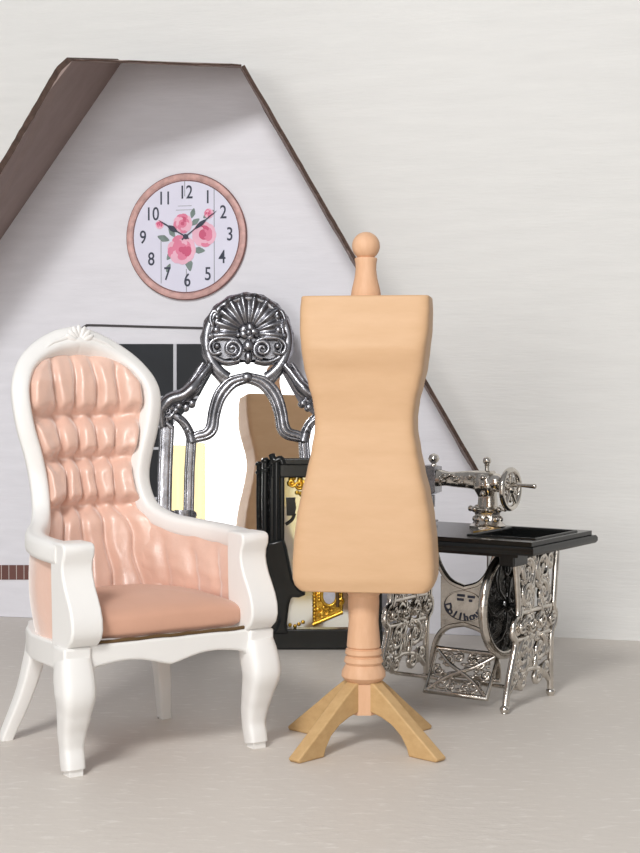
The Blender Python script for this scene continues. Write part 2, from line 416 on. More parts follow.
for s in (-1, 1):
    def inner(i, j, s=s):
        p = arm_at(i); zt = p.z-.012; zb = .33; z = zb+(zt-zb)*j
        pl = 1
        for c in (.2, .42, .62, .82): pl -= .5*math.exp(-((i-c-.03*math.sin(j*5))/.035)**2)
        pl *= 1-max(0, (i-.88)/.12)**2
        bul = .026*math.sin(PI*min(1, .12+j*.9))*pl+.004*noise.noise(Vector((i*9, j*7, s)))
        return Vector((s*(p.x-.022-bul), p.y-.010*math.sin(PI*j)*i, z))
    bm = new(); grid(bm, inner, 70, 24); obj('arm_pad', bm, satin_m, chair, smooth=180)
    def outer(i, j, s=s):
        p = arm_at(i); zt = p.z-.005; zb = .285; z = zb+(zt-zb)*j
        xb = p.x-.012*(1-j)
        return Vector((s*(xb+(.010+.012*math.sin(PI*j))*(1-.95*max(0, (i-.82)/.18))), p.y+.012*(1-i), z))
    bm = new(); grid(bm, outer, 40, 12); obj('side_panel', bm, satin_m, chair, smooth=180)
    # front stile with an S profile
    fy = [(.284, -.208), (.300, -.232), (.314, -.250), (.335, -.258), (.36, -.256), (.385, -.246), (.407, -.232), (.43, -.216), (.453, -.205), (.47, -.201), (.488, -.203), (.503, -.212), (.520, -.214), (.529, -.208), (.532, -.195)]
    back = [(.532, -.135), (.47, -.135), (.43, -.136), (.38, -.138), (.33, -.14), (.284, -.14)]
    pr = fy+back
    xa, xb = (-.268, -.190) if s < 0 else (.200, .275)
    bm = new(); prism(bm, [(xa, y, z) for z, y in pr], [(xb, y, z) for z, y in pr])
    obj('arm_post', bm, white_m, chair, smooth=50, bevel=.009)
# seat rails
bm = new()
def zbot(x):
    a = abs(x)/.24
    return .243+.012*math.sin(PI*min(1, a*1.15))-.010*math.exp(-(a/.28)**2)-.02*max(0, a-.8)/.2
n = 40; top = [(-.24+.48*i/n, .298) for i in range(n+1)]
pr = top+[(.24-.48*i/n, zbot(.24-.48*i/n)) for i in range(n+1)]
prism(bm, [(x, -.225, z) for x, z in pr], [(x, -.185, z) for x, z in pr])
for s in (-1, 1):
    pl = [(s*.262, -.21), (s*.262, 0.0), (s*.235, .10), (s*.19, .19), (s*.165, .19), (s*.20, .09), (s*.225, 0.0), (s*.225, -.21)]
    prism(bm, [(x, y, .236) for x, y in pl], [(x, y, .298) for x, y in pl])
prism(bm, [(-.19, .165, .236), (.19, .165, .236), (.19, .20, .236), (-.19, .20, .236)], [(-.19, .165, .298), (.19, .165, .298), (.19, .20, .298), (-.19, .20, .298)])
for s in (-1, 1): box(bm, s*.243-.034, s*.243+.034, -.233, -.165, .238, .296)
obj('seat_rail', bm, white_m, chair, smooth=40, bevel=.006)
# seat cushion
def seat(i, j):
    a = 2*PI*i; 
    lat = -PI/2+PI*j
    cu, su = sup(math.cos(a), .28), sup(math.sin(a), .28)
    k = sup(math.cos(lat), .38)
    y = -.028+su*k*.190
    hw = .222-.05*max(0, (y+.0)/.17)
    x = cu*k*hw
    h = sup(math.sin(lat), .6)
    cr = (1-(x/.23)**2)*(1-((y+.03)/.22)**2)
    return Vector((x, y, .330+h*.034+(.030*cr if h > 0 else 0)+.003*noise.noise(Vector((x*14, y*14, 0)))))
bm = new(); grid(bm, seat, 96, 28, closeu=True); bmesh.ops.remove_doubles(bm, verts=bm.verts, dist=.0004)
cu = obj('seat_cushion', bm, seatfab_m, chair, smooth=180)
bm = new(); tube(bm, [(-.215+.43*i/20, -.219+.002*math.sin(i), .302+.001*math.sin(i*1.7)) for i in range(21)], .0042, 8); obj('cushion_trim', bm, trim_m, cu)
# legs
def leg(path, rad, e=.45, a=1, b=1):
    bm = new(); pts = smooth_path(path, 6); m = len(pts)
    tab = [(k/(len(rad)-1), r) for k, r in enumerate(rad)]
    tube(bm, pts, lambda t: interp(tab, t), 16, a, b, e, up=(0, 1, 0)); return bm
for s in (-1, 1):
    bm = leg([(s*.243, -.202, .262), (s*.245, -.214, .225), (s*.246, -.222, .19), (s*.244, -.210, .145), (s*.243, -.196, .10), (s*.242, -.192, .06), (s*.243, -.199, .03), (s*.243, -.203, .012)],
             [.037, .041, .041, .034, .029, .025, .025, .024])
    box(bm, s*.243-.017, s*.243+.017, -.220, -.186, 0, .02)
    obj('leg', bm, white_m, chair, smooth=50)
for s in (-1, 1):
    dx = -.016 if s < 0 else -.030
    bm = leg([(s*.175, .165, .27), (s*.180+dx*.4, .170, .20), (s*.20+dx*.6, .183, .11), (s*.228+dx, .205, .012), (s*.229+dx, .206, 0)], [.026, .024, .020, .017, .017], .3, 1, .9)
    obj('leg', bm, white_m, chair, smooth=50)

# ------------------------------------------------------------------ dress form
DX, DY, PXU = .095+.02, 3.70, 3.70/F
zf = lambda py: HC-(py-382)*PXU
form = thing('dress_form', 'bare pale wooden dress form on a four legged stand', 'dress form', (.116, 3.70, 0), (0, 0, math.radians(1.5)))
HW = [(297, 65.5), (310, 66.3), (330, 65.8), (350, 63.5), (368, 61.2), (385, 57), (400, 53), (417, 50.8), (430, 51), (450, 54.3), (470, 58.6), (493, 64.3), (515, 68.5), (540, 71.4), (560, 72.6), (575, 72.6), (583, 70.5), (587.5, 66)]
FRT = [(297, .066), (320, .086), (349, .112), (353, .110), (375, .096), (420, .082), (450, .088), (500, .104), (550, .112), (575, .112), (588, .104)]
def torso(i, j):
    py = 297+(588-297)*j
    w = interp(HW, py)*PXU*.972; f = interp(FRT, py); bk = .095
    a = 2*PI*i
    x = sup(math.cos(a), .20)*w; sy = sup(math.sin(a), .22)
    if py > 583: x *= 1-.02*(py-583)/5
    return Vector((x, -f*(-sy) if sy < 0 else bk*sy, zf(py)))
bm = new(); V = grid(bm, torso, 120, 97, closeu=True); bm.faces.new(V[0]); bm.faces.new(V[-1])
to = obj('torso', bm, maple_m, form, smooth=50, bevel=.004); to.rotation_euler.z = math.radians(-9.5)
bm = new()
lathe(bm, [(.036, zf(298)), (.037, zf(295)), (.035, zf(290)), (.028, zf(278)), (.0255, zf(270)), (.026, zf(264)), (.028, zf(260)), (.027, zf(258.5)), (.020, zf(257.5))] +
      [(.0345*math.cos(t), zf(246.5)+.0345*math.sin(t)) for t in [(-1.05+ (1.05+PI/2)*k/14) for k in range(15)]], 32, (-.003, 0, 0))
obj('neck_finial', bm, maplepost_m, form, smooth=40)
bm = new()
lathe(bm, [(.043, zf(587)), (.040, zf(595)), (.038, zf(596)), (.039, zf(602)), (.037, zf(622)), (.041, zf(642)), (.042, zf(647)), (.038, zf(648.5)), (.044, zf(650)), (.046, zf(654)), (.041, zf(656.5)), (.046, zf(658)), (.049, zf(662)), (.044, zf(665)), (.047, zf(667)), (.054, zf(672)), (.055, zf(677)), (.047, zf(681)), (.034, zf(684)), (.030, zf(686))], 36, (-.008, 0, 0))
ov = [(-.008+.0395/math.cos(PI/8)*math.cos(PI/8+PI/4*k), .0395/math.cos(PI/8)*math.sin(PI/8+PI/4*k)) for k in range(8)]
prism(bm, [(x, y, zf(714)) for x, y in ov], [(x, y, zf(683)) for x, y in ov])
obj('pole', bm, maplepost_m, form, smooth=35)
LEGP = [(.030, .166), (.050, .158), (.092, .128), (.150, .083), (.205, .042), (.250, .008), (.244, 0), (.160, 0), (.153, .020), (.135, .046), (.105, .068), (.070, .082), (.030, .090)]
for k in range(4):
    a = math.radians(45+90*k); d = Vector((math.cos(a), math.sin(a), 0)); w = Vector((-d.y, d.x, 0))*.0175
    lp = [d*r+Vector((-.008, 0, z)) for r, z in LEGP]
    bm = new(); prism(bm, [p+w for p in lp], [p-w for p in lp]); obj('leg', bm, leg_m, form, smooth=30, bevel=.004)

# ------------------------------------------------------------------ treadle sewing machine
sew = thing('sewing_machine', 'silver treadle sewing machine with black table top and filigree iron legs', 'sewing machine', (.4985, 4.042, 0), (0, 0, math.radians(-34)))
TZ = .474
bm = new()                                                            # table top with an open tray at its right end
X0, X1, Y0, Y1 = -.50, .093, -.025, .365
hx0, hx1, hy0, hy1 = -.125, .062, .05, .30
for (a, b, c, d) in ((X0, hx0, Y0, Y1), (hx1, X1, Y0, Y1), (hx0, hx1, Y0, hy0), (hx0, hx1, hy1, Y1)): box(bm, a, b, c, d, TZ-.03, TZ)
obj('table_top', bm, black_m, sew, smooth=0)
bm = new(); box(bm, hx0, hx1, hy0, hy1, TZ-.036, TZ-.022)
box(bm, -.45, .03, .02, .31, TZ-.05, TZ-.03); obj('tray', bm, black_m, sew, smooth=0)
bm = new()
lp = [(X0-.006, Y0-.006), (X1+.006, Y0-.006), (X1+.006, Y1+.006), (X0-.006, Y1+.006)]
tube(bm, [(x, y, TZ-.024) for x, y in lp], .012, 8, closed=True)
lp = [(hx0-.008, hy0-.008), (hx1+.008, hy0-.008), (hx1+.008, hy1+.008), (hx0-.008, hy1+.008)]
tube(bm, [(x, y, TZ+.000) for x, y in lp], .005, 8, closed=True); obj('table_moulding', bm, black_m, sew)
for x0, x1, y0, y1, hh in ((-.165, -.143, .13, .22, .003), (-.165, -.143, .235, .26, .003), (-.46, -.30, .06, .067, .0015)):
    bm = new(); box(bm, x0, x1, y0, y1, TZ, TZ+hh); obj('inlay', bm, brass_m, sew, smooth=0)
def leg_panel():
    bm = new(); Wd = .296
    outl = smooth_path([(0, .004, .0), (0, .016, .06), (0, .034, .14), (0, .040, .185), (0, .018, .205), (0, .014, .225), (0, .022, .245), (0, .040, .26), (0, .032, .33), (0, .022, .40), (0, .018, .435)], 4)
    tube(bm, outl, .0095, 8)
    tube(bm, [(p.x, Wd-p.y*.7+.02*(p.z/.435), p.z) for p in outl], .0095, 8)
    for z, a, b in ((.432, .015, .281), (.262, .04, .256), (.190, .04, .256)): tube(bm, [(0, a, z), (0, b, z)], .008, 8)
    tube(bm, smooth_path([(0, .02, .05), (0, .07, .085), (0, .148, .10), (0, .226, .085), (0, .276, .05)], 5), .008, 8)
    tube(bm, [(0, .148, .10), (0, .148, .43)], .0065, 8)
    R = random.Random(11)
    for s in (0, 1):
        m = (lambda y: y) if s == 0 else (lambda y: Wd-y)
        for (y, z, r, a0, t) in ((.095, .375, .048, -1.2, 1.5), (.095, .305, .034, 1.2, 1.5), (.050, .395, .020, 0, 1.3), (.125, .34, .018, 2, 1.2),
                                 (.045, .226, .020, PI, 1.4), (.100, .226, .026, 0, 1.5), (.095, .150, .038, 1.5, 1.5), (.055, .145, .017, 3, 1.2), (.125, .185, .014, 0, 1.2),
                                 (.045, .085, .022, -1, 1.4), (.10, .075, .024, 2.2, 1.4)):
            tube(bm, [(0, m(p), q) for p, q in spiral((y, z), r, r*.18, a0, t, 22)], lambda q: .0098-.003*q, 7)
            ball(bm, (0, m(y), z), r*.36, 8, (.35, 1, 1))
        for k in range(58):
            y, z = R.uniform(.040, .146), R.uniform(.10, .42)
            ball(bm, (R.uniform(-.003, .003), m(y), z), R.uniform(.008, .017), 8, (.45, R.uniform(.6, 1.0), R.uniform(1.0, 1.7)), Matrix.Rotation(R.uniform(-1, 1), 3, 'X'))
    tube(bm, [(0, .012, .226), (0, Wd-.012, .226)], .010, 10)
    for yy in (.05, .115, .181, .246):
        ball(bm, (0, yy, .226), .022, 12, (.75, 1, 1)); tube(bm, [(-.015, p, q) for p, q in spiral((yy, .226), .020, .005, yy*30, 1.3, 18)], .0045, 7); tube(bm, [(.015, p, q) for p, q in spiral((yy, .226), .020, .005, yy*30, 1.3, 18)], .0045, 7)
    for y in (.004, Wd-.004): ball(bm, (0, y, .012), .014, 10, (1, 1, .85))
    for v in bm.verts:
        t = min(1, max(0, (v.co.z-.02)/.28)); t = t*t*(3-2*t); v.co.y += .046*(1-v.co.y/.34)*t+.022*(v.co.y/Wd)*t
    return bm
lp0 = obj('leg_panel', leg_panel(), chrome_m, sew, smooth=60)
for x in (-.41, 0):
    bm = new(); box(bm, x-.035, x+.012, .035, .12, TZ-.078, TZ-.028); obj('support_block', bm, black_m, sew, smooth=0, bevel=.004)
lp1 = lp0.copy(); COL.objects.link(lp1); lp1.parent = sew; lp1.location = (-.41, 0, 0)
# stretcher plate with rounded maker's oval and curved braces
PY = .155
bm = new()
k = 16; hwd = .072; tp = [(-hwd+2*hwd*i/k, .312+.03*((2*i/k-1)**2)) for i in range(k+1)]; bt = [(-hwd+2*hwd*i/k, .205-.03*((2*i/k-1)**2)) for i in range(k+1)]
pr = [(x-.205, z) for x, z in tp]+[(x-.205, z) for x, z in bt[::-1]]
prism(bm, [(x, PY-.006, z) for x, z in pr], [(x, PY+.006, z) for x, z in pr])
tube(bm, [(-.205+.064*math.cos(a), PY-.008, .258+.043*math.sin(a)) for a in [i*2*PI/48 for i in range(48)]], .0022, 6, closed=True)
for s in (-1, 1):
    tube(bm, smooth_path([(-.205, PY, .310), (-.205+s*.05, PY, .328), (-.205+s*.085, PY, .375), (-.205+s*.105, PY, .44)], 5), .009, 8)
    tube(bm, smooth_path([(-.205, PY, .207), (-.205+s*.055, PY, .193), (-.205+s*.088, PY, .16), (-.205+s*.104, PY, .11), (-.205+s*.108, PY, .05)], 5), .009, 8)
    tube(bm, [(-.205+s*.072, PY, .17), (-.205+s*.072, PY, .34)], .006, 8)
plate = obj('stretcher_plate', bm, chrome_m, sew, smooth=40)
for i, ch in enumerate('Dollhous'):
    a = math.radians(196+i*20.5)
    me = text_mesh(ch, .031, (0, 0, 0), 0, .0006, off=.0009)
    me.transform(Matrix.Translation((-.205+.054*math.cos(a), PY-.0075, .262+.037*math.sin(a))) @ Matrix.Rotation(PI/2, 4, 'X') @ Matrix.Rotation(a+PI/2, 4, 'Z'))
    bm = new(); bm.from_mesh(me); bpy.data.meshes.remove(me); obj('letter', bm, ink_m, plate, smooth=0)
for x, z, wd in ((-.226, .288, .024), (-.192, .286, .022), (-.226, .276, .020), (-.188, .275, .010)):        # worn, unreadable mark
    bm = new(); box(bm, x, x+wd, PY-.0082, PY-.005, z-.003, z+.004); obj('mark', bm, ink_m, plate, smooth=0)
# treadle pedal, tilted
bm = new()
Mp = Matrix.Translation((-.174, .080, .081)) @ Matrix.Rotation(math.radians(58), 4, 'X')
w, h = .098, .066
tube(bm, [Mp @ Vector(p) for p in ((-w, -h, 0), (w, -h, 0), (w, h, 0), (-w, h, 0))], .0085, 8, closed=True)
for s in (-1, 1):
    tube(bm, [Mp @ p for p in smooth_path([(-w, -h*s, 0), (-w*.45, -h*.35*s, .004), (0, 0, .006), (w*.45, h*.35*s, .004), (w, h*s, 0)], 5)], .0065, 8)
for sx in (-1, 1):
    for (x, y, r, a0) in ((.052, .032, .026, 0), (.052, -.032, .026, 2), (.075, 0, .016, 3), (.022, .045, .016, 1), (.022, -.045, .016, 4)):
        tube(bm, [Mp @ Vector((sx*p, q, 0)) for p, q in spiral((x, y), r, r*.2, a0, 1.4, 20)], .0048, 7)
        ball(bm, Mp @ Vector((sx*x, y, 0)), r*.4, 8, (1, 1, .5))
tube(bm, [Mp @ Vector(p) for p in ((-w-.006, -h*.1, -.01), (w+.02, -h*.1, -.01))], .006, 8)
tube(bm, [(-.41, .11, .05), (0, .11, .05)], .006, 8)
R = random.Random(21)
for k in range(60):
    x, y = R.uniform(-.085, .085), R.uniform(-.055, .055)
    ball(bm, Mp @ Vector((x, y, 0)), R.uniform(.006, .011), 8, (R.uniform(.8, 1.7), R.uniform(.6, 1.2), .5))
obj('treadle_pedal', bm, chrome_m, sew, smooth=60)
# flywheel
bm = new(); WX, WY, WZ, WR = -.070, .15, .274, .140
tube(bm, [(WX, WY+WR*math.cos(a), WZ+WR*math.sin(a)) for a in [i*2*PI/56 for i in range(56)]], .0135, 10, closed=True)
R = random.Random(31)
for k in range(34):
    a, q = R.uniform(0, 2*PI), R.uniform(.25, .88)
    ball(bm, (WX-.006, WY+q*WR*math.cos(a), WZ+q*WR*math.sin(a)), R.uniform(.008, .014), 8, (.5, R.uniform(.6, 1), R.uniform(.9, 1.7)), Matrix.Rotation(R.uniform(-1.5, 1.5), 3, 'X'))
fw = obj('flywheel', bm, chrome_m, sew, smooth=60)
bm = new()
for k in range(6):
    a = 2*PI*k/6
    tube(bm, [(WX, WY+r*WR*math.cos(a+.35*math.sin(r*4)), WZ+r*WR*math.sin(a+.35*math.sin(r*4))) for r in (.08, .3, .5, .7, .9, .98)], .008, 8)
    for q in (.45, .72):
        c = (WY+q*WR*math.cos(a+.5), WZ+q*WR*math.sin(a+.5))
        tube(bm, [(WX, y, z) for y, z in spiral(c, .026*q*1.4, .005, a, 1.3, 18)], .006, 7)
        ball(bm, (WX, c[0], c[1]), .013, 8, (.4, 1, 1.4))
ball(bm, (WX, WY, WZ), .024, 12, (.7, 1, 1))
lathe(bm, [(.001, WX-.002), (WR, WX-.002), (WR, WX+.002), (.001, WX+.002)], 40, (0, WY, WZ), 'X')  # dark disc stands in for the shaded inside of the wheel
R = random.Random(9)
for k in range(40):
    a, q = R.uniform(0, 2*PI), R.uniform(.25, .9); ball(bm, (WX, WY+q*WR*math.cos(a), WZ+q*WR*math.sin(a)), R.uniform(.008, .015), 8, (.5, 1, R.uniform(.8, 1.6)))
tube(bm, [(WX, WY, WZ), (-.002, WY, WZ)], .008, 8)
obj('spoke', bm, shadednickel_m, fw, smooth=60)
# machine head
MX, MY = -.200, .285
bm = new()
lathe(bm, [(.056, TZ+.0), (.056, TZ+.006), (.047, TZ+.012), (.038, TZ+.030), (.040, TZ+.044), (.050, TZ+.050), (.054, TZ+.055), (.048, TZ+.060), (.026, TZ+.063)], 8, (MX, MY, 0))
for k in range(8):
    a = 2*PI*k/8+PI/8; ball(bm, (MX+.036*math.cos(a), MY+.036*math.sin(a), TZ+.025), .010, 8); ball(bm, (MX+.050*math.cos(a), MY+.050*math.sin(a), TZ+.055), .009, 8)
mb = obj('machine_base', bm, chrome_m, sew, smooth=40)
bm = new(); ZA = TZ+.137
tube(bm, smooth_path([(MX, MY, TZ+.058), (MX, MY, TZ+.085), (MX-.003, MY, TZ+.11), (MX-.008, MY, TZ+.138), (MX-.006, MY, TZ+.156)], 5), lambda t: interp([(0, .028), (.3, .025), (.6, .034), (1, .028)], t), 12, 1, 1, .6)
tube(bm, smooth_path([(MX+.01, MY, ZA-.006), (MX-.05, MY, ZA+.001), (MX-.11, MY, ZA+.0), (MX-.165, MY, ZA+.002)], 5), lambda t: interp([(0, .036), (.4, .026), (.8, .021), (1, .026)], t), 12, 1, .8, .6, up=(0, 0, 1))
tube(bm, smooth_path([(MX-.012, MY, TZ+.085), (MX-.028, MY, TZ+.112), (MX-.07, MY, TZ+.126)], 5), lambda t: .016-.008*t, 8)
ball(bm, (MX+.022, MY, ZA-.005), .030, 14, (1.1, .9, .95))
R = random.Random(5)
for k in range(30):
    x = MX-.15+R.random()*.16; ball(bm, (x, MY-.020-.006*(x > MX-.05), ZA+R.uniform(-.016, .016)), R.uniform(.004, .008), 6)
for z in (TZ+.10, TZ+.125, TZ+.148): ball(bm, (MX-.002, MY-.028, z), .010, 8)
arm = obj('machine_arm', bm, chrome_m, sew, smooth=60)
bm = new(); HX = MX-.186
prism(bm, [(HX-.022, MY-.022, z) for z in (ZA-.055, ZA+.04)]+[(HX+.020, MY-.022, z) for z in (ZA+.036, ZA-.040)],
      [(HX-.022, MY+.022, z) for z in (ZA-.055, ZA+.04)]+[(HX+.020, MY+.022, z) for z in (ZA+.036, ZA-.040)])
tube(bm, [(HX, MY, ZA-.05), (HX, MY, ZA-.085)], .008, 8); tube(bm, [(HX, MY, ZA-.085), (HX, MY, TZ+.012)], .003, 6)
box(bm, HX-.014, HX+.014, MY-.02, MY+.012, TZ+.008, TZ+.013)
obj('needle_head', bm, pewter_m, sew, smooth=40, bevel=.005)
bm = new(); lathe(bm, [(.010, ZA+.035), (.007, ZA+.045), (.014, ZA+.052), (.017, ZA+.060), (.013, ZA+.070), (.002, ZA+.075)], 14, (HX+.004, MY, 0)); obj('knob', bm, chrome_m, sew)
bm = new(); lathe(bm, [(.011, ZA+.01), (.007, ZA+.02), (.0065, ZA+.042), (.009, ZA+.045), (.006, ZA+.048)]+[(.0125*math.cos(t), ZA+.058+.0125*math.sin(t)) for t in [-1.1+2.6*k/9 for k in range(10)]], 14, (MX-.003, MY, 0)); obj('spool_pin', bm, chrome_m, sew)
bm = new(); HWX = MX+.074; HR = .056; HZ = ZA-.022
tube(bm, [(HWX, MY+HR*math.cos(a), HZ+HR*math.sin(a)) for a in [i*2*PI/40 for i in range(40)]], .0085, 10, closed=True)
for k in range(5):
    a = 2*PI*k/5+.3; tube(bm, [(HWX, MY, HZ), (HWX, MY+HR*math.cos(a), HZ+HR*math.sin(a))], .0065, 8)
    b = a+.6; ball(bm, (HWX, MY+.03*math.cos(b), HZ+.03*math.sin(b)), .010, 8, (.6, 1, 1))
ball(bm, (HWX, MY, HZ), .016, 12); tube(bm, [(MX+.02, MY, HZ+.003), (HWX, MY, HZ)], .013, 10)
hw = obj('hand_wheel', bm, chrome_m, sew, smooth=60)
bm = new(); tube(bm, [(HWX+.008, MY-.012, HZ+.014), (HWX+.028, MY-.012, HZ+.014)], .007, 8); tube(bm, [(HWX+.028, MY-.012, HZ+.014), (HWX+.082, MY-.012, HZ+.012)], lambda t: .0050+.002*t, 8)
ball(bm, (HWX+.082, MY-.012, HZ+.012), .0074, 8); obj('crank_handle', bm, chrome_m, hw, smooth=60)

# ------------------------------------------------------------------ ornate pewter mirror
MYAW, MTILT = math.radians(5.75), math.radians(-5.0)
MC = Vector(((247-320)/F*5.20, 5.20, 0)); S = 5.27/F
mir = thing('ornate_mirror', 'tall pewter framed mirror with a scallop shell crest, behind the armchair', 'mirror', MC, (MTILT, 0, MYAW))
bpy.context.view_layer.update()
MI = mir.matrix_world.inverted(); Mn = (mir.matrix_world.to_3x3() @ Vector((0, -1, 0))).normalized()
def ml(px, py, d=0.0):                                                # photo pixel on the mirror plane, lifted d towards the viewer
    q = MI @ at_plane(px, py, MC, Mn); return Vector((q.x, -d, q.z))
def both(f):
    f(1); f(-1)
AX = ml(247, 340).x
def mm(px, py, s, d=0.0):
    q = ml(px, py, d); return q if s > 0 else Vector((2*AX-q.x, q.y, q.z))
gl = [(166, 640), (166, 440), (176, 420), (196, 402), (206, 384), (216, 366), (247, 362)]
left = [ml(x, y) for x, y in gl]; left[0].z = .02
pts = left+[Vector((2*AX-p.x, p.y, p.z)) for p in left[-2::-1]]
bm = new(); prism(bm, [Vector((p.x, -.004, p.z)) for p in pts], [Vector((p.x, .012, p.z)) for p in pts]); obj('glass', bm, glass_m, mir, smooth=0)
bm = new()
def half_frame(s):
    P = lambda L, d=.012: smooth_path([mm(x, y, s, d) for x, y in L], 5)
    # outer post: flat bar with two edge rolls and a groove
    def post(x, hw_, r, y0, d):
        tube(bm, [mm(x+2, y0, s, d), mm(x, 470, s, d), mm(x-1, 516, s, d), mm(x-1, 600, s, d), Vector((mm(x-1, 600, s).x, -d, .03))], hw_*S, 14, 1, .55, .6, up=(1, 0, 0))
        for q in (-1, 1): tube(bm, [mm(x+2+q*hw_*.75, y0, s, d+.006), mm(x+q*hw_*.75, 470, s, d+.006), mm(x-1+q*hw_*.75, 516, s, d+.006), mm(x-1+q*hw_*.75, 600, s, d+.006)], r, 8)
    post(165, 7.0, .008, 426, .010); post(189.5, 4.8, .006, 436, .012)
    tube(bm, P([(159, 428), (165, 423), (172, 428)], .024), .009, 8)
    # foot block of the inner post
    for x, y, r in ((190, 515, .024), (182, 516, .018), (171, 514, .017), (163, 516, .018)): ball(bm, mm(x, y, s, .012), r, 12, (1, .7, .8))
    tube(bm, P([(184, 510), (184, 540), (184, 600)]), .042, 14, 1, .8, .5)
    # arch
    for dx, dy, r in ((0, 0, .016), (3.6, 3, .008), (-3.6, -3, .008)):
        tube(bm, P([(190, 441+dy*.3), (197+dx*.4, 437+dy), (207+dx*.6, 434+dy), (212+dx, 427+dy), (214+dx, 414+dy), (218+dx, 400+dy), (224+dx, 390+dy), (233+dx*.8, 382+dy), (247, 378+dy)], .016+(.006 if dx else 0)), r, 10)
    # hook between the arch post and the outer post
    tube(bm, P([(192, 442), (189, 432), (183, 422), (175, 416), (168, 416), (166, 424)], .020), lambda t: .018-.006*t, 12)
    tube(bm, P([(191, 434), (186, 425), (178, 419)], .034), .007, 8)
    ball(bm, mm(188, 430, s, .026), .016, 12)
    # shoulder ornament and scroll towards the crest
    tube(bm, P([(163, 428), (162, 412), (170, 401), (184, 396), (194, 387), (202, 376), (210, 366)], .012), lambda t: interp([(0, .030), (.3, .056), (.62, .054), (.8, .040), (1, .030)], t), 14, 1, .5)
    tube(bm, P([(187, 402), (194, 393), (200, 383), (206, 372)], .034), .008, 8)
    tube(bm, P([(179, 395), (188, 385), (196, 374), (203, 364)], .030), .008, 8)
    tube(bm, P([(187, 400), (185, 392), (191, 382), (199, 371)], .034), .006, 8)
    for x, y, r in ((161, 413, .014), (163, 422, .013), (171, 408, .014), (179, 406, .013), (166, 402, .014), (170, 418, .011), (176, 411, .011), (186, 408, .013), (192, 404, .014), (160, 405, .012)): ball(bm, mm(x, y, s, .034), r, 10, (1, .6, 1))
    tube(bm, [(lambda q: Vector((q.x, -.036, q.z)))(mm(x, y, s)) for x, y in spiral((167, 412), 7, 1.5, 0, 1.4, 20)], .0055, 7)
both(half_frame)
tube(bm, [Vector((-.30+AX, -.01, .03)), Vector((.30+AX, -.01, .03))], .03, 12)
obj('frame', bm, pewter_m, mir, smooth=60)
# crest
bm = new(); CX, CY = 247, 341
def ring_pt(a, rx=43, ry=45): return (CX+rx*math.cos(a), CY-ry*math.sin(a))
ra = [math.radians(-62+ (304)*i/60) for i in range(61)]
tube(bm, [ml(*ring_pt(a, 40.5, 42), .014) for a in ra], lambda t: .020, 10)
tube(bm, [ml(*ring_pt(a, 43.5, 45), .010) for a in ra], lambda t: .011+.003*math.sin(t*90), 10)
tube(bm, [ml(*p, .012) for p in ((212, 362), (216, 372), (224, 381), (233, 385))], .017, 10); tube(bm, [ml(*p, .012) for p in ((282, 362), (278, 372), (270, 381), (261, 385))], .017, 10)
ball(bm, ml(247, 378, .020), .022, 14, (1.1, .8, .9))
# solid plate behind the ornament, above the pierced opening
pl = [ring_pt(math.radians(-22+224*i/40), 41, 43) for i in range(41)]+[(214, 361), (232, 358), (247, 361), (262, 358), (280, 361)]
prism(bm, [ml(x, y, .012) for x, y in pl], [ml(x, y, -.006) for x, y in pl])
# fan shell
fc = (248, 334)
def shell(i, j):
    a = math.radians(-14+208*i); r = 3+ (33+1.6*abs(math.sin(10*PI*i)))*j
    x, y = fc[0]+r*math.cos(a)*1.0, fc[1]-r*math.sin(a)*1.05
    rid = .5+.5*math.cos(20*PI*i+PI)
    return ml(x, y, .018+.030*math.sin(PI*min(1, j*.92))*.6+.012*rid*(.25+.75*j)+(.014 if j > .93 else 0))
grid(bm, shell, 140, 22)
for sx in (-1, 1):
    tube(bm, [ml(CX+sx*(x-CX), y, .040) for x, y in [(CX+p, q) for p, q in spiral((15, 350), 9.5, 1.6, PI/2, 1.7, 34)]], lambda t: .0085-.002*t, 8)
    tube(bm, smooth_path([ml(CX+sx*p, q, .034) for p, q in ((4, 352), (10, 342), (20, 339), (32, 340), (38, 347), (34, 355), (26, 353))], 5), .008, 8)
    tube(bm, smooth_path([ml(CX+sx*p, q, .030) for p, q in ((36, 336), (34, 326), (28, 318), (33, 312), (37, 320), (33, 331))], 5), .008, 8)
    tube(bm, smooth_path([ml(CX+sx*p, q, .026) for p, q in ((8, 361), (20, 363), (32, 358), (40, 350))], 5), .010, 8)
    for p, q, r in ((31, 331, .016), (30, 318, .014), (30, 347, .013), (37, 337, .012), (38, 366, .013), (9, 336, .011)): ball(bm, ml(CX+sx*p, q, .028), r, 10)
for k in range(5):
    a = 2*PI*k/5; ball(bm, ml(248+5.5*math.cos(a), 333-4.5*math.sin(a), .040), .015, 10, (1.2, .5, .9), Matrix.Rotation(a, 3, 'Y'))
ball(bm, ml(248, 334, .050), .013, 10); ball(bm, ml(248, 347, .044), .020, 12, (1, .6, 1)); ball(bm, ml(248, 358, .036), .018, 12, (.8, .6, 1.2))
obj('shell_crest', bm, pewter_m, mir, smooth=60)

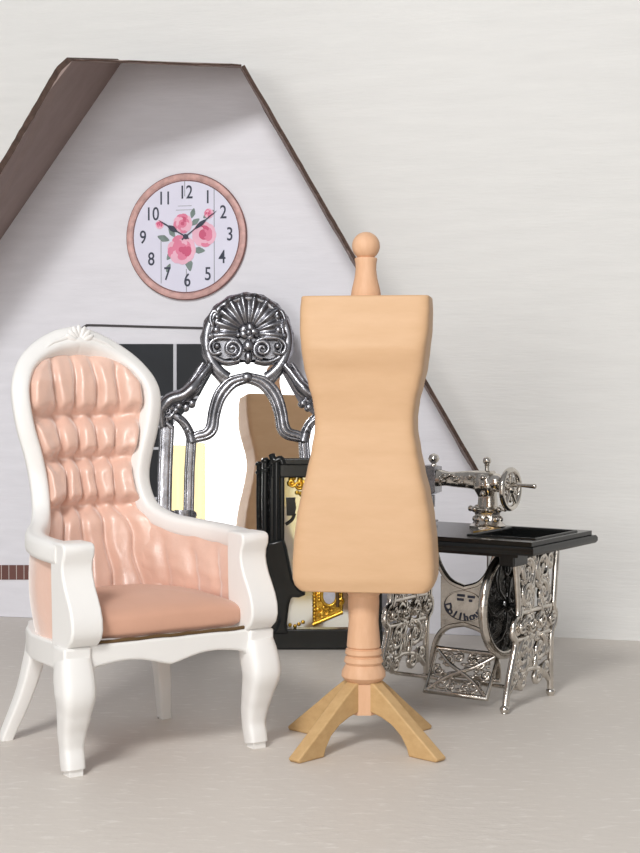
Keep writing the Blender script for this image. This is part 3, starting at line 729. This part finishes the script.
# ------------------------------------------------------------------ black framed mirror behind the dress form
BT = math.radians(-3.5); B0 = Vector((0, 5.06, 0))
blk = thing('standing_mirror', 'black framed mirror with scrolled sides, half hidden behind the wooden dress form', 'mirror', B0, (BT, 0, 0))
bpy.context.view_layer.update()
BI = blk.matrix_world.inverted(); Bn = (blk.matrix_world.to_3x3() @ Vector((0, -1, 0))).normalized()
def bl(px, py, d=0.0):
    q = BI @ at_plane(px, py, B0, Bn); return Vector((q.x, -d, q.z))
BAX = bl(326, 560).x
def bb(px, py, s, d=0.0):
    q = bl(px, py, d); return q if s < 0 else Vector((2*BAX-q.x, q.y, q.z))
zt, zb = bl(300, 460).z, bl(300, 628).z
xl, xr = bl(271, 560).x, 2*BAX-bl(271, 560).x
bm = new()
box(bm, xl, xr, -.028, .018, zt-.060, zt); box(bm, xl-.004, xr+.004, -.045, .03, 0, zb)
box(bm, xl-.004, xr+.004, -.034, .02, zt-.018, zt+.006)
for s in (-1, 1):
    a, b = bb(270, 500, s).x, bb(284.5, 500, s).x
    box(bm, min(a, b), max(a, b), -.024, .018, .02, zt)
fr = obj('frame', bm, black_m, blk, smooth=0, bevel=.005)
for s in (-1, 1):
    bm = new()
    tube(bm, [bb(265.5, 461, s, .01), bb(265, 500, s, .01), bb(265.5, 545, s, .01)], .011, 10)
    for y in (461, 470, 535): ball(bm, bb(265.5, y, s, .01), .016, 10, (1, 1, .7))
    tube(bm, [bb(277, 462, s, .028), bb(277, 560, s, .028)], .013, 10)
    tube(bm, smooth_path([bb(272, 455, s, .02), bb(275, 461, s, .03), bb(281, 459, s, .03), bb(283, 464, s, .03)], 4), .012, 8)
    obj('side_column', bm, black_m, blk, smooth=60)
    lp = [(28, 395), (21, 440), (22, 475), (40, 545), (62, 620), (76, 690), (62, 725), (50, 745), (112, 745), (104, 715), (112, 640), (122, 604), (150, 606), (180, 594), (168, 584), (150, 570), (128, 535), (114, 470), (104, 420), (92, 380)]
    ps = [bb(260+x/3.87, 440+y/3.87, s) for x, y in lp]
    bm = new(); prism(bm, [p+Vector((0, -.052, 0)) for p in ps], [p+Vector((0, -.026, 0)) for p in ps]); obj('scroll_bracket', bm, black_m, blk, smooth=40, bevel=.011)
    # black solid modelled as the scroll bracket's reflection in the glass
    lp = [(101, 222), (138, 222), (136, 235), (140, 262), (136, 282), (124, 292), (104, 292)]
    ps = [bb(260+x/3.87, 440+y/3.87, s) for x, y in lp]
    bm = new(); prism(bm, [p+Vector((0, -.034, 0)) for p in ps], [p+Vector((0, -.004, 0)) for p in ps])
    tube(bm, smooth_path([bb(260+x/3.87, 440+y/3.87, s, .02) for x, y in ((134, 284), (124, 308), (100, 326))], 5), .006, 8)
    obj('scroll_reflection', bm, black_m, blk, smooth=40)
bm = new(); box(bm, xl+.01, xr-.01, -.004, .006, zb-.01, zt-.02); obj('glass', bm, glass2_m, blk, smooth=0)
R = random.Random(8)
for s in (-1, 1):
    bm = new()
    for k in range(26):
        x, y = R.uniform(288, 312), R.uniform(478, 500)
        if (x-286)+(y-478)*.9 < 34 and not (x < 296 and y > 484): ball(bm, bb(x, y, s, .008), R.uniform(.006, .011), 8, (1, .5, 1))
    for k in range(3): tube(bm, [bb(p, q, s, .012) for p, q in spiral((292+k*7, 483+k*2), 4.2, .8, k, 1.3, 16)], .0045, 7)
    tube(bm, [bb(304, 480, s, .008), bb(306, 500, s, .008)], .012, 8)
    obj('corner_ornament', bm, brass_m, blk, smooth=60)
bm = new()
for x, y in ((299, 624), (303, 622), (295, 626), (290, 625)): ball(bm, bb(x, y, -1, .008), .007, 8, (1, .5, 1))
obj('bottom_ornament', bm, brass_m, blk, smooth=60)

# little gilt frame resting on the bottom rail of that mirror
gp = blk.matrix_world @ Vector((bl(313, 627).x, -.014, zb+.010))
gf = thing('picture_frame', 'small ornate gilt frame with silver oval, low behind the dress form stand', 'picture frame', gp, (BT, math.radians(0), 0))
GW, GH = .100, .165
gfr = new()
M2 = Matrix.Rotation(math.radians(-24), 3, 'Y')
G = lambda x, z, d=0: Vector((x, -d, z))
sk = lambda x: x*.42                                                   # lower edge rises to the right
prism(gfr, [G(0, .0, .010), G(GW, sk(GW), .010), G(GW, GH, .010), G(0, GH, .010)], [G(0, .0, 0), G(GW, sk(GW), 0), G(GW, GH, 0), G(0, GH, 0)])
for i in range(14): ball(gfr, G(.005, .006+i*.0118, .010), .0075, 8); ball(gfr, G(GW-.004, sk(GW)+i*.0075, .010), .006, 8)
tube(gfr, [G(0, .004, .010), G(GW, sk(GW)+.004, .010)], .007, 8); tube(gfr, [G(0, GH, .010), G(GW, GH, .010)], .008, 8)
R = random.Random(4)
for k in range(26):
    x, z = R.uniform(.015, .05), R.uniform(.02, .15); ball(gfr, G(x, z+sk(x)*.6, .010), R.uniform(.006, .011), 8, (1, .5, 1))
for k in range(5): tube(gfr, [G(p, q, .014) for p, q in spiral((.03+.016*k, .035+.012*k), .012, .003, k, 1.3, 16)], .004, 7)
oc = (.055, .102)
tube(gfr, [G(oc[0]+.026*math.cos(a), oc[1]+.034*math.sin(a), .014) for a in [i*2*PI/32 for i in range(32)]], .006, 8, closed=True)
obj('gilt_moulding', gfr, brass_m, gf, smooth=50)
bm = new(); vs = [(oc[0]+.024*math.cos(a), oc[1]+.032*math.sin(a)) for a in [i*2*PI/32 for i in range(32)]]
prism(bm, [G(x, z, .015) for x, z in vs], [G(x, z, .008) for x, z in vs]); obj('oval_panel', bm, oval_m, gf, smooth=0)
bm = new(); tube(bm, smooth_path([G(.082, .064, .013), G(.084, .085, .013), G(.082, .105, .013), G(.084, .135, .013)], 4), .013, 10, 1, .5); obj('dark_column', bm, trim_m, gf)

# ------------------------------------------------------------------ curtain across the room, seen only in the pewter mirror
cur = new()
def drape(i, j):
    x = -.40+.90*i; z = 0.002+(1.56+.10*i)*j
    return Vector((x, -1.9+.05*math.sin(x*34)+.02*math.sin(x*71), z))
grid(cur, drape, 120, 6)
co = obj('curtain', cur, yellow_m, None, smooth=180)
co['label'] = 'yellow curtain across the room, visible only as a reflection in the shell mirror'; co['category'] = 'curtain'

# ------------------------------------------------------------------ light
w = bpy.data.worlds.new('room_light'); scene.world = w; w.use_nodes = True
nt = w.node_tree; bg = nt.nodes['Background']
tc = N(nt, 'ShaderNodeTexCoord')
def lobe(d, lo, hi):
    vm = N(nt, 'ShaderNodeVectorMath', operation='DOT_PRODUCT'); nt.links.new(tc.outputs['Generated'], vm.inputs[0])
    vm.inputs[1].default_value = Vector(d).normalized()
    mr = N(nt, 'ShaderNodeMapRange'); mr.interpolation_type = 'SMOOTHSTEP'
    mr.inputs['From Min'].default_value = lo; mr.inputs['From Max'].default_value = hi
    nt.links.new(vm.outputs['Value'], mr.inputs['Value']); return mr.outputs['Result']
a = lobe((.1, -1, .2), .2, .95)
up = lobe((-.1, -.3, 1), -.1, .9)
m1 = N(nt, 'ShaderNodeMix', data_type='RGBA'); m1.inputs['A'].default_value = (.18, .177, .172, 1); m1.inputs['B'].default_value = (.33, .33, .34, 1); nt.links.new(up, m1.inputs['Factor'])
m2 = N(nt, 'ShaderNodeMix', data_type='RGBA'); nt.links.new(m1.outputs['Result'], m2.inputs['A']); m2.inputs['B'].default_value = (.34, .34, .35, 1); nt.links.new(a, m2.inputs['Factor'])
nt.links.new(m2.outputs['Result'], bg.inputs['Color']); bg.inputs['Strength'].default_value = 1.0
def area(name, loc, target, size, power, col):
    d = bpy.data.lights.new(name, 'AREA'); d.shape = 'RECTANGLE'; d.size = size[0]; d.size_y = size[1]; d.energy = power; d.color = col
    o = bpy.data.objects.new(name, d); COL.objects.link(o); o.location = loc
    o.rotation_euler = (Vector(target)-Vector(loc)).to_track_quat('-Z', 'Y').to_euler()
area('high_overhead_light', (-1.5, -1.0, 4.3), (-.3, 5.3, 1.2), (1.2, 1.2), 245, (1, .995, .985))  # unseen overhead light, placed to cast the shade under the roof flaps
area('low_window_light', (-1.9, -1.6, 1.35), (.2, 5, .7), (1.8, 1.5), 85, (1, .995, .985))
area('far_window_light', (1.2, -5.2, 2.0), (1.0, 5, 1.6), (3.0, 3.2), 62, (1, 1, 1))

vs_ = scene.view_settings
scene.display_settings.display_device = 'sRGB'
vs_.view_transform = 'Standard'; vs_.look = 'None'; vs_.gamma = 1; vs_.use_curve_mapping = False; vs_.exposure = -0.04
scene.cycles.max_bounces = 8; scene.cycles.use_denoising = True
